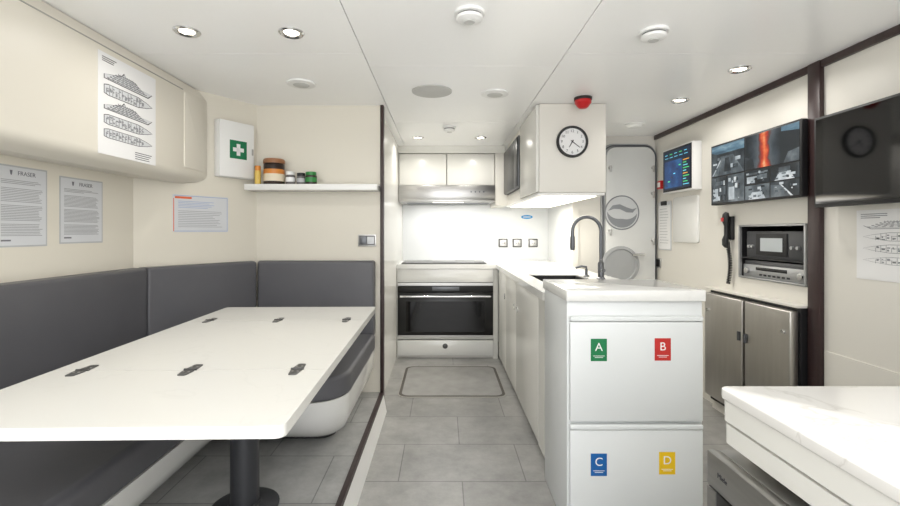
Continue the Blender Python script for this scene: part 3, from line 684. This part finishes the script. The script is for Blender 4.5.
# ------------------------------------------------------------------ filing cabinet island
t = thing('filing_cabinet', 'white two drawer filing cabinet with coloured letter cards and stone top', 'filing cabinet', (0.746, 1.94, 0))
b = MB(); b.box(0.482, 1.01, 1.752, 2.135, 0.0, 0.902, bev=0.004); b.build('body', 'filecab', t)
b = MB(); b.prism(rpoly([(0.476, 1.732), (1.014, 1.732), (1.014, 2.145), (0.476, 2.145)], [0.006, 0.006, 0, 0]), 0.9025, 0.945, 0, 'z', 0.003); b.build('top', 'marble', t)
cards = [[('A', 'cgreen', 0.60, 0.716), ('B', 'cred', 0.846, 0.718)], [('C', 'cblue', 0.60, 0.274), ('D', 'cyell', 0.863, 0.280)]]
names = {'A': 'green card with letter A', 'B': 'red card with letter B', 'C': 'blue card with letter C', 'D': 'yellow card with letter D'}
for (z0, z1), cs in zip(((0.440, 0.845), (0.025, 0.428)), cards):
    b = MB(); b.box(0.490, 1.002, 1.733, 1.751, z0, z1-0.022, bev=0.003); b.box(0.490, 1.002, 1.729, 1.751, z1-0.020, z1, bev=0.005, seg=3)
    dd = b.build('drawer', 'filecab', t)
    for ch, m_, x, z in cs:
        F = frame((x, 1.7328, z), (1, 0, 0), (0, 0, 1))
        b = MB(F); b.box(-0.031, 0.031, -0.043, 0.043, 0, 0.001, 0)
        b.text(ch, 0.045, 0, 0.010, 0.0014, 1); b.box(-0.022, 0.022, -0.024, -0.0222, 0.001, 0.0014, 1); b.box(-0.016, 0.016, -0.030, -0.0282, 0.001, 0.0014, 1)
        o = b.build('letter_card', [m_, 'paper'], dd); o['label'] = names[ch]

# ------------------------------------------------------------------ right wall
Fr = lambda y, z, x=1.84: frame((x, y, z), (0, -1, 0), (0, 0, 1))
t = thing('television', 'large switched off black screen high on the near right wall', 'screen', (1.79, 1.76, 1.28))
b = MB(); b.box(1.752, 1.792, 1.38, 2.125, 1.285, 1.705, bev=0.004); b.build('case', 'dark', t)
b = MB(); b.box(1.7495, 1.752, 1.392, 2.113, 1.302, 1.693); b.build('panel', 'blackgloss', t)
b = MB(); b.box(1.792, 1.8398, 1.62, 1.88, 1.40, 1.60); b.build('bracket', 'dark', t)
# camera monitor
t = thing('security_monitor', 'wide monitor showing a grid of security camera views', 'monitor', (1.80, 2.6, 1.35))
b = MB(); b.box(1.778, 1.812, 2.232, 2.985, 1.345, 1.735, bev=0.004); b.build('case', 'dark', t)
b = MB(); b.box(1.812, 1.8398, 2.45, 2.75, 1.44, 1.62); b.build('bracket', 'dark', t)
Fm = Fr(2.975, 1.355, 1.7775)
Wd, Hd = 0.733, 0.370
def tile(u0, u1, v0, v1, bgm, shapes, rnd=0):
    b = MB(Fm); x0, x1, y0, y1 = u0*Wd+0.002, u1*Wd-0.002, v0*Hd+0.002, v1*Hd-0.002
    b.box(x0, x1, y0, y1, 0, 0.0006, 0)
    mats = [bgm]
    def put(m_, poly, k):
        if m_ not in mats: mats.append(m_)
        b.prism([(x0+(x1-x0)*p, y0+(y1-y0)*q) for p, q in poly], 0.0006, 0.0008+0.0002*k, mats.index(m_))
    for k, (m_, poly) in enumerate(shapes): put(m_, poly, k)
    for k in range(rnd):
        p, q = random.uniform(0.04, 0.84), random.uniform(0.04, 0.8); a, c = random.uniform(0.03, 0.14), random.uniform(0.03, 0.18)
        put(random.choice(['cam_light', 'cam_dark', 'cam_mid']), R_(p, p+a, q, q+c), 7+k*0.3)
    b.build('camera_view', mats, t)
R_ = lambda a, b_, c, d_: [(a, c), (b_, c), (b_, d_), (a, d_)]
deck = [('cam_sea', R_(0, 1, 0.72, 1)), ('cam_mid', [(0.0, 0.0), (1, 0.0), (0.68, 0.62), (0.32, 0.62)]), ('cam_dark', [(0.40, 0.1), (0.62, 0.1), (0.55, 0.55), (0.44, 0.55)]), ('cam_dark', [(0.0, 0.35), (0.2, 0.45), (0.2, 0.72), (0.0, 0.8)]), ('cam_light', [(0.02, 0.02), (0.06, 0.02), (0.36, 0.60), (0.34, 0.60)])]
rail = [('cam_mid', [(0, 0), (0.75, 0), (0.35, 0.75), (0, 0.82)]), ('cam_light', [(0.72, 0), (0.80, 0), (0.40, 0.78), (0.35, 0.78)])]
engine = [('cam_light', R_(0.08, 0.42, 0.08, 0.55)), ('cam_mid', R_(0.5, 0.9, 0.3, 0.62)), ('cam_mid', R_(0.15, 0.8, 0.68, 0.82))]
room = [('cam_light', [(0.15, 0.0), (0.85, 0.0), (0.7, 0.5), (0.3, 0.5)]), ('cam_mid', R_(0.3, 0.7, 0.5, 0.85))]
tile(0, 0.44, 0.47, 1, 'cam_dark', deck, 10)
tile(0.445, 1, 0.47, 1, 'cam_flare', [('cam_dark', [(0.0, 0.0), (0.20, 0.0), (0.16, 0.3), (0.0, 0.4)]), ('cam_mid', [(0.74, 0), (1, 0), (1, 0.34), (0.82, 0.28)]), ('cam_sea', [(0.70, 0.88), (1, 0.80), (1, 1), (0.70, 1)])])
tile(0, 0.22, 0, 0.46, 'cam_dark', engine, 18); tile(0.222, 0.44, 0, 0.46, 'cam_mid', engine[::-1], 18)
tile(0.445, 0.72, 0.235, 0.46, 'cam_dark', engine, 12); tile(0.445, 0.72, 0, 0.23, 'cam_mid', room, 12)
tile(0.725, 1, 0.235, 0.46, 'cam_dark', room, 10); tile(0.725, 1, 0, 0.23, 'cam_dark', rail, 10)
# monitoring screen
t = thing('alarm_monitor', 'small blue lit monitoring screen in white housing near the door', 'monitor', (1.80, 3.41, 1.475))
b = MB(); b.box(1.772, 1.8398, 3.195, 3.625, 1.475, 1.82, bev=0.005); b.build('housing', 'white', t)
b = MB(); b.box(1.769, 1.7725, 3.205, 3.615, 1.485, 1.81, bev=0.001); b.build('bezel', 'dark', t)
Fp = Fr(3.600, 1.50, 1.769)
b = MB(Fp); b.box(0, 0.38, 0, 0.295, 0, 0.0008, 0); sc = b.build('display', ['nav1'], t)
b = MB(Fp); b.box(0.012, 0.27, 0.012, 0.22, 0.0008, 0.0014); b.build('chart', 'nav0', sc)
for k in range(10):
    b = MB(Fp); b.box(0.285, 0.365-0.018*(k % 3), 0.02+0.020*k, 0.026+0.020*k, 0.0008, 0.0014); b.build('readout', ['navc', 'navg', 'navc', 'navg', 'navy'][k % 5], sc)
for k in range(5):
    b = MB(Fp); b.box(0.02+0.07*k, 0.068+0.07*k, 0.244, 0.249, 0.0008, 0.0014); b.build('readout', 'navc', sc)
    b = MB(Fp); b.box(0.02+0.07*k, 0.058+0.07*k, 0.268, 0.274, 0.0008, 0.0014); b.build('readout', 'navg' if k % 2 else 'navc', sc)
for k in range(6):
    b = MB(Fp); b.box(0.025+0.04*k, 0.055+0.04*k, 0.03+0.028*k, 0.038+0.028*k, 0.0014, 0.0018); b.build('chart_block', ['nav1', 'navg', 'nav1', 'navc'][k % 4], sc)
# call point
t = thing('fire_call_point', 'small red fire call point on the right wall beside the door', 'fire alarm', (1.83, 3.78, 1.53))
b = MB(); b.box(1.81, 1.8398, 3.74, 3.81, 1.53, 1.60, bev=0.005); b.build('body', 'red', t)
b = MB(); b.box(1.8075, 1.81, 3.752, 3.798, 1.545, 1.585, bev=0.001); b.build('glass', 'white', t)
b = MB(); b.prism(rpoly([(3.225, 1.09), (3.575, 1.09), (3.575, 1.44), (3.225, 1.44)], 0.02), 1.826, 1.8398, 0, 'x', 0.003)
tag(b.build('whiteboard', ['whitegloss']), 'small blank whiteboard with soft corners below the blue monitoring screen', 'whiteboard')
t = thing('clipboard', 'white clipboard with paper hanging between whiteboard and door', 'clipboard', (1.835, 3.73, 1.0))
b = MB(); b.box(1.832, 1.8398, 3.62, 3.83, 1.02, 1.42, bev=0.002); b.build('board', 'sheet', t)
b = MB(); b.box(1.8305, 1.832, 3.63, 3.82, 1.03, 1.39); b.build('paper', 'paper', t)
lines(Fr(3.82, 1.03, 1.8305), t, 'inklight', 0.02, 0.17, 0.05, 0.33, 13, 0.004, 0)
b = MB(); b.box(1.822, 1.832, 3.68, 3.77, 1.39, 1.425, bev=0.004); b.build('clip', 'dark', t)
b = MB(); b.box(1.831, 1.8398, 3.79, 3.87, 0.865, 0.95, 0, 0.003); b.box(1.828, 1.831, 3.80, 3.86, 0.876, 0.938, 1, 0.002)
tag(b.build('wall_socket', ['panelsteel', 'dark']), 'steel framed switch plate low on the right wall beside door', 'switch plate')
# handset
t = thing('handset_phone', 'slim black wall handset with coiled cord beside the equipment niche', 'phone', (1.82, 2.86, 0.85))
b = MB(); b.box(1.818, 1.8398, 2.835, 2.89, 1.12, 1.27, bev=0.006); b.build('cradle', 'dark', t)
b = MB(); pts = [(1.806, 2.863, 1.292), (1.800, 2.863, 1.28), (1.796, 2.863, 1.245), (1.802, 2.863, 1.21), (1.802, 2.863, 1.15), (1.796, 2.863, 1.12), (1.798, 2.863, 1.09), (1.806, 2.863, 1.075)]
b.tube(pts, [0.012, 0.019, 0.021, 0.013, 0.013, 0.019, 0.020, 0.013]); b.box(1.772, 1.780, 2.853, 2.873, 1.236, 1.260, 1, 0.002); b.build('handset', ['dark', 'red'], t)
pts = []
for k in range(221):
    q = k/220; a = q*2*PI*22
    pts.append((1.815+0.010*math.cos(a), 2.865-0.02*math.sin(PI*q)+0.010*math.sin(a), 1.075-0.235*q))
pts += [(1.820, 2.87, 0.86), (1.828, 2.875, 0.95), (1.832, 2.875, 1.10), (1.832, 2.87, 1.13)]
b = MB(); b.tube(pts, 0.0032, 0, 6); b.build('cord', 'dark', t)

# equipment niche
t = thing('equipment_niche', 'metal edged recess in the right wall holding radio equipment', 'niche', (1.9, 2.53, 0.89))
b = MB(); b.box(1.83, 1.845, 2.272, 2.788, 1.202, 1.213, bev=0.002); b.box(1.83, 1.845, 2.272, 2.788, 0.892, 0.903, bev=0.002); b.box(1.83, 1.845, 2.272, 2.283, 0.903, 1.202); b.box(1.83, 1.845, 2.777, 2.788, 0.903, 1.202); b.build('frame', 'silver', t)
b = MB(); b.box(2.10, 2.11, 2.272, 2.788, 0.892, 1.213); b.box(1.845, 2.10, 2.272, 2.277, 0.892, 1.213); b.box(1.845, 2.10, 2.783, 2.788, 0.892, 1.213); b.box(1.845, 2.10, 2.277, 2.783, 0.892, 0.897); b.box(1.845, 2.10, 2.277, 2.783, 1.208, 1.213); b.box(1.846, 2.10, 2.277, 2.783, 1.01, 1.018); b.build('lining', 'dark', t)
t = thing('radio_unit', 'dark radio unit with grey display on the upper niche level', 'radio', (1.95, 2.53, 1.018))
b = MB(); b.box(1.855, 2.08, 2.31, 2.75, 1.0182, 1.175, bev=0.004); b.build('body', 'equip', t)
b = MB(); b.box(1.848, 1.855, 2.42, 2.66, 1.035, 1.16, bev=0.003); b.build('fascia', 'dark', t)
b = MB(); b.box(1.8465, 1.848, 2.45, 2.62, 1.06, 1.135); b.build('display', 'display', t)
for y in (2.345, 2.385, 2.69, 2.72):
    b = MB(); b.lathe([(0.010, 0), (0.009, 0.012), (0, 0.012)], (1.855, y, 1.085), (-1, 0, 0), 16); b.build('knob', 'silver', t)
t = thing('receiver', 'silver audio receiver on the lower niche level', 'receiver', (1.95, 2.53, 0.897))
b = MB(); b.box(1.858, 2.08, 2.29, 2.77, 0.8972, 1.0, bev=0.003); b.build('body', 'equip', t)
b = MB(); b.box(1.850, 1.858, 2.29, 2.77, 0.901, 0.975, bev=0.002); b.build('fascia', 'silver', t)
b = MB(); b.box(1.849, 1.850, 2.42, 2.66, 0.945, 0.964); b.build('display', 'blackgloss', t)
for y in (2.32, 2.73):
    b = MB(); b.lathe([(0.018, 0), (0.017, 0.014), (0, 0.014)], (1.850, y, 0.938), (-1, 0, 0), 20); b.build('knob', 'chrome', t)
for k in range(7):
    b = MB(); b.box(1.848, 1.850, 2.40+k*0.035, 2.42+k*0.035, 0.915, 0.925); b.build('button', 'dark', t)

# ledge and fridges
b = MB(); b.box(1.765, 1.838, 2.246, 3.04, 0.789, 0.802, bev=0.002)
tag(b.build('ledge', ['cream_r']), 'thin cream ledge above the two steel fridge doors', 'ledge')
for y0, y1, lab, hy in ((2.25, 2.612, 'stainless steel fridge under the ledge, nearer the camera', 2.588), (2.616, 3.01, 'stainless steel fridge under the ledge, nearer the door', 2.646)):
    t = thing('undercounter_fridge', lab, 'fridge', (1.9, (y0+y1)/2, 0), group='pair of steel fridges under the ledge')
    b = MB(); b.box(1.790, 2.14, y0, y1, 0.06, 0.788); b.build('frame', 'dark', t)
    b = MB(); b.box(1.742, 1.788, y0+0.010, y1-0.010, 0.10, 0.772, bev=0.008, seg=3); dd = b.build('door', 'steelw', t)
    for z in (0.20, 0.56):
        b = MB(); b.box(1.734, 1.742, hy-0.012, hy+0.012, z-0.026, z+0.026, bev=0.002); b.cyl((1.734, hy, z-0.026), (1.734, hy, z+0.026), 0.006, 0, 12); b.build('hinge', 'gun', dd)
    ly = y0+0.05 if hy > (y0+y1)/2 else y1-0.05
    b = MB(); b.cyl((1.742, ly, 0.66), (1.732, ly, 0.66), 0.010, 0, 16); b.build('lock', 'chrome', dd)
    b = MB(); b.box(1.80, 2.1, y0+0.004, y1-0.004, 0.0, 0.06); b.build('plinth', 'cream_r', t)

# near counter
t = thing('near_counter', 'white marble topped counter in the near right corner', 'counter', (1.2, 0.3, 0))
b = MB(); b.prism(rpoly([(0.532, -0.5), (1.83, -0.5), (1.83, 0.872), (0.532, 0.872)], [0, 0, 0, 0.018], 8), 0.852, 0.872, 0, 'z', 0.003, 3); b.build('top', 'marble2', t)
b = MB(); b.prism(rpoly([(0.536, -0.5), (1.83, -0.5), (1.83, 0.868), (0.536, 0.868)], [0, 0, 0, 0.016], 8), 0.812, 0.8515, 0); b.build('apron', 'cabwhite', t)
b = MB(); b.prism(rpoly([(0.545, -0.5), (1.83, -0.5), (1.83, 0.86), (0.545, 0.86)], [0, 0, 0, 0.014], 8), 0.806, 0.812, 0); b.build('shadow_groove', 'seam', t)
b = MB(); b.prism(rpoly([(0.538, -0.5), (1.83, -0.5), (1.83, 0.866), (0.538, 0.866)], [0, 0, 0, 0.016], 8), 0.770, 0.806, 0); b.build('lower_rail', 'cabwhite', t)
b = MB(); b.prism(rpoly([(0.60, -0.5), (1.83, -0.5), (1.83, 0.84), (0.60, 0.84)], [0, 0, 0, 0.02], 6), 0.0, 0.770, 0); b.build('body', 'cabwhite', t)
t = thing('dishwasher', 'steel and black fronted appliance below the near marble counter', 'dishwasher', (0.555, 0.56, 0))
b = MB(); b.box(0.528, 0.598, 0.262, 0.862, 0.0, 0.754, bev=0.003); b.build('body', 'darksteel', t)
b = MB(); b.box(0.506, 0.528, 0.264, 0.864, 0.690, 0.754, bev=0.003); b.build('control_panel', 'darksteel', t)
b = MB(); b.box(0.508, 0.528, 0.264, 0.864, 0.05, 0.686, 0, 0.003); b.box(0.506, 0.508, 0.836, 0.862, 0.05, 0.686, 1); b.build('door', ['blacksatin', 'darksteel'], t)
b = MB(); b.cyl((0.490, 0.31, 0.655), (0.490, 0.78, 0.655), 0.008); 
for y in (0.34, 0.75): b.cyl((0.490, y, 0.655), (0.508, y, 0.655), 0.006)
b.build('handle', 'darksteel', t)
b = MB(frame((0.5058, 0.815, 0.722), (0, -1, 0), (0, 0, 1))); b.text('Miele', 0.013, 0, 0, 0.0004); b.build('lettering', 'inkdark', t)

# ------------------------------------------------------------------ ceiling fixtures
SP = math.radians(160)
def downlight(x, y, lab, pw=4.0):
    t = thing('downlight', lab, 'ceiling light', (x, y, CZ), group='recessed ceiling downlights')
    b = MB(); b.lathe([(0.030, 0), (0.052, 0), (0.052, -0.004), (0.046, -0.009), (0.036, -0.007), (0.030, -0.002)], (x, y, CZ-0.0002)); b.build('ring', 'chrome', t)
    b = MB(); b.lathe([(0.030, 0), (0.030, -0.003), (0, -0.003)], (x, y, CZ-0.0002), seg=24); b.build('lens', 'lamp', t)
    lamp('bulb', (x, y, CZ-0.013), pw, 0.06, t, spread=SP)
    return t
downlight(-1.057, 1.858, 'lit chrome downlight in the ceiling beside the overhead locker', 1.5)
downlight(-0.630, 1.870, 'lit chrome downlight above the middle of the dining table', 2.2)
downlight(1.51, 2.29, 'lit chrome downlight above the security monitor, nearer the camera', 2.5)
downlight(1.49, 2.83, 'lit chrome downlight nearer the door in front of the right wall', 3.5)
downlight(-0.22, 3.95, 'lit chrome downlight left of the small detector before the wall cabinets', 3)
downlight(0.33, 3.95, 'lit chrome downlight right of the small detector before the wall cabinets', 3)
def ceil_lathe(name, lab, cat, x, y, parts):
    t = thing(name, lab, cat, (x, y, CZ))
    for nm, prof, m_ in parts:
        b = MB(); b.lathe(prof, (x, y, CZ-0.0002), seg=36); b.build(nm, m_, t)
    return t
ceil_lathe('ceiling_speaker', 'large flat round ceiling speaker with pale grille', 'speaker', -0.065, 2.65, [('rim', [(0.108, 0), (0.118, 0), (0.118, -0.005), (0.108, -0.006)], 'midgrille'), ('grille', [(0.108, 0), (0.108, -0.004), (0, -0.006)], 'grille')])
def vent(x, y, k, lab):
    ceil_lathe('ceiling_vent', lab, 'vent', x, y, [('rim', [(0.060*k, 0), (0.084*k, 0), (0.082*k, -0.008), (0.062*k, -0.012)], 'white'), ('slot', [(0.062*k, 0), (0.062*k, -0.004), (0, -0.004)], 'darkgrille'), ('disc', [(0.046*k, -0.004), (0.050*k, -0.010), (0.044*k, -0.014), (0, -0.015)], 'midgrille')])
vent(0.31, 2.69, 1.0, 'round white ceiling vent with dark slot right of the speaker')
vent(-0.79, 2.51, 0.95, 'round white ceiling vent nearest the shelf wall')
def detector(x, y, r, h, lab):
    ceil_lathe('smoke_detector', lab, 'smoke detector', x, y, [('base', [(r, 0), (r, -h*0.30), (r*0.92, -h*0.34)], 'white'), ('slot', [(r*0.80, -h*0.30), (r*0.78, -h*0.62)], 'darkgrille'), ('head', [(r*0.88, -h*0.52), (r*0.84, -h*0.78), (r*0.60, -h*0.96), (0, -h)], 'white'), ('sensor_ring', [(r*0.40, -h*0.97), (r*0.34, -h*1.08), (0, -h*1.1)], 'midgrille')])
detector(0.10, 1.70, 0.058, 0.036, 'white smoke detector nearest the camera at the top centre')
detector(0.87, 1.858, 0.058, 0.038, 'white smoke detector in the ceiling right of the red sounder')
detector(0.05, 3.55, 0.052, 0.042, 'small white detector before the wall cabinets between two downlights')
ceil_lathe('emergency_light', 'small white ceiling fitting near the round cornered door', 'ceiling fitting', 1.47, 3.45, [('base', [(0.07, 0), (0.07, -0.012), (0.06, -0.016)], 'white'), ('dome', [(0.055, -0.016), (0.045, -0.03), (0, -0.034)], 'grille')])
t = thing('alarm_sounder', 'compact red alarm sounder with dark base on the ceiling above the clock', 'alarm', (0.865, 2.78, CZ))
b = MB(); b.lathe([(0.054, 0), (0.054, -0.016), (0.048, -0.018)], (0.865, 2.78, CZ-0.0002)); b.build('base', 'dark', t)
b = MB(); b.lathe([(0.050, -0.016), (0.050, -0.034), (0.030, -0.060), (0.022, -0.066), (0, -0.067)], (0.865, 2.78, CZ-0.0002)); b.build('dome', 'red', t)

# added unseen uplight behind the camera, bounced off the ceiling to brighten it
lamp('added_bounce_fill', (0.1, -0.45, 1.25), 36, 0.4, rot=(PI, 0, 0), col=(1, 0.99, 0.97))

# ------------------------------------------------------------------ world, camera
w = bpy.data.worlds.new('World'); scene.world = w; w.use_nodes = True
bg = w.node_tree.nodes['Background']; bg.inputs[0].default_value = (0.995, 0.997, 1, 1); bg.inputs[1].default_value = 3.3
cam = bpy.data.cameras.new('Camera'); co = bpy.data.objects.new('Camera', cam); C.objects.link(co)
co.location = (0, 0, 1.17); co.rotation_euler = (PI/2, 0, 0)
cam.sensor_width = 36; cam.lens = 18; cam.shift_x = 7/900; cam.shift_y = -21/900; cam.clip_start = 0.02
scene.camera = co
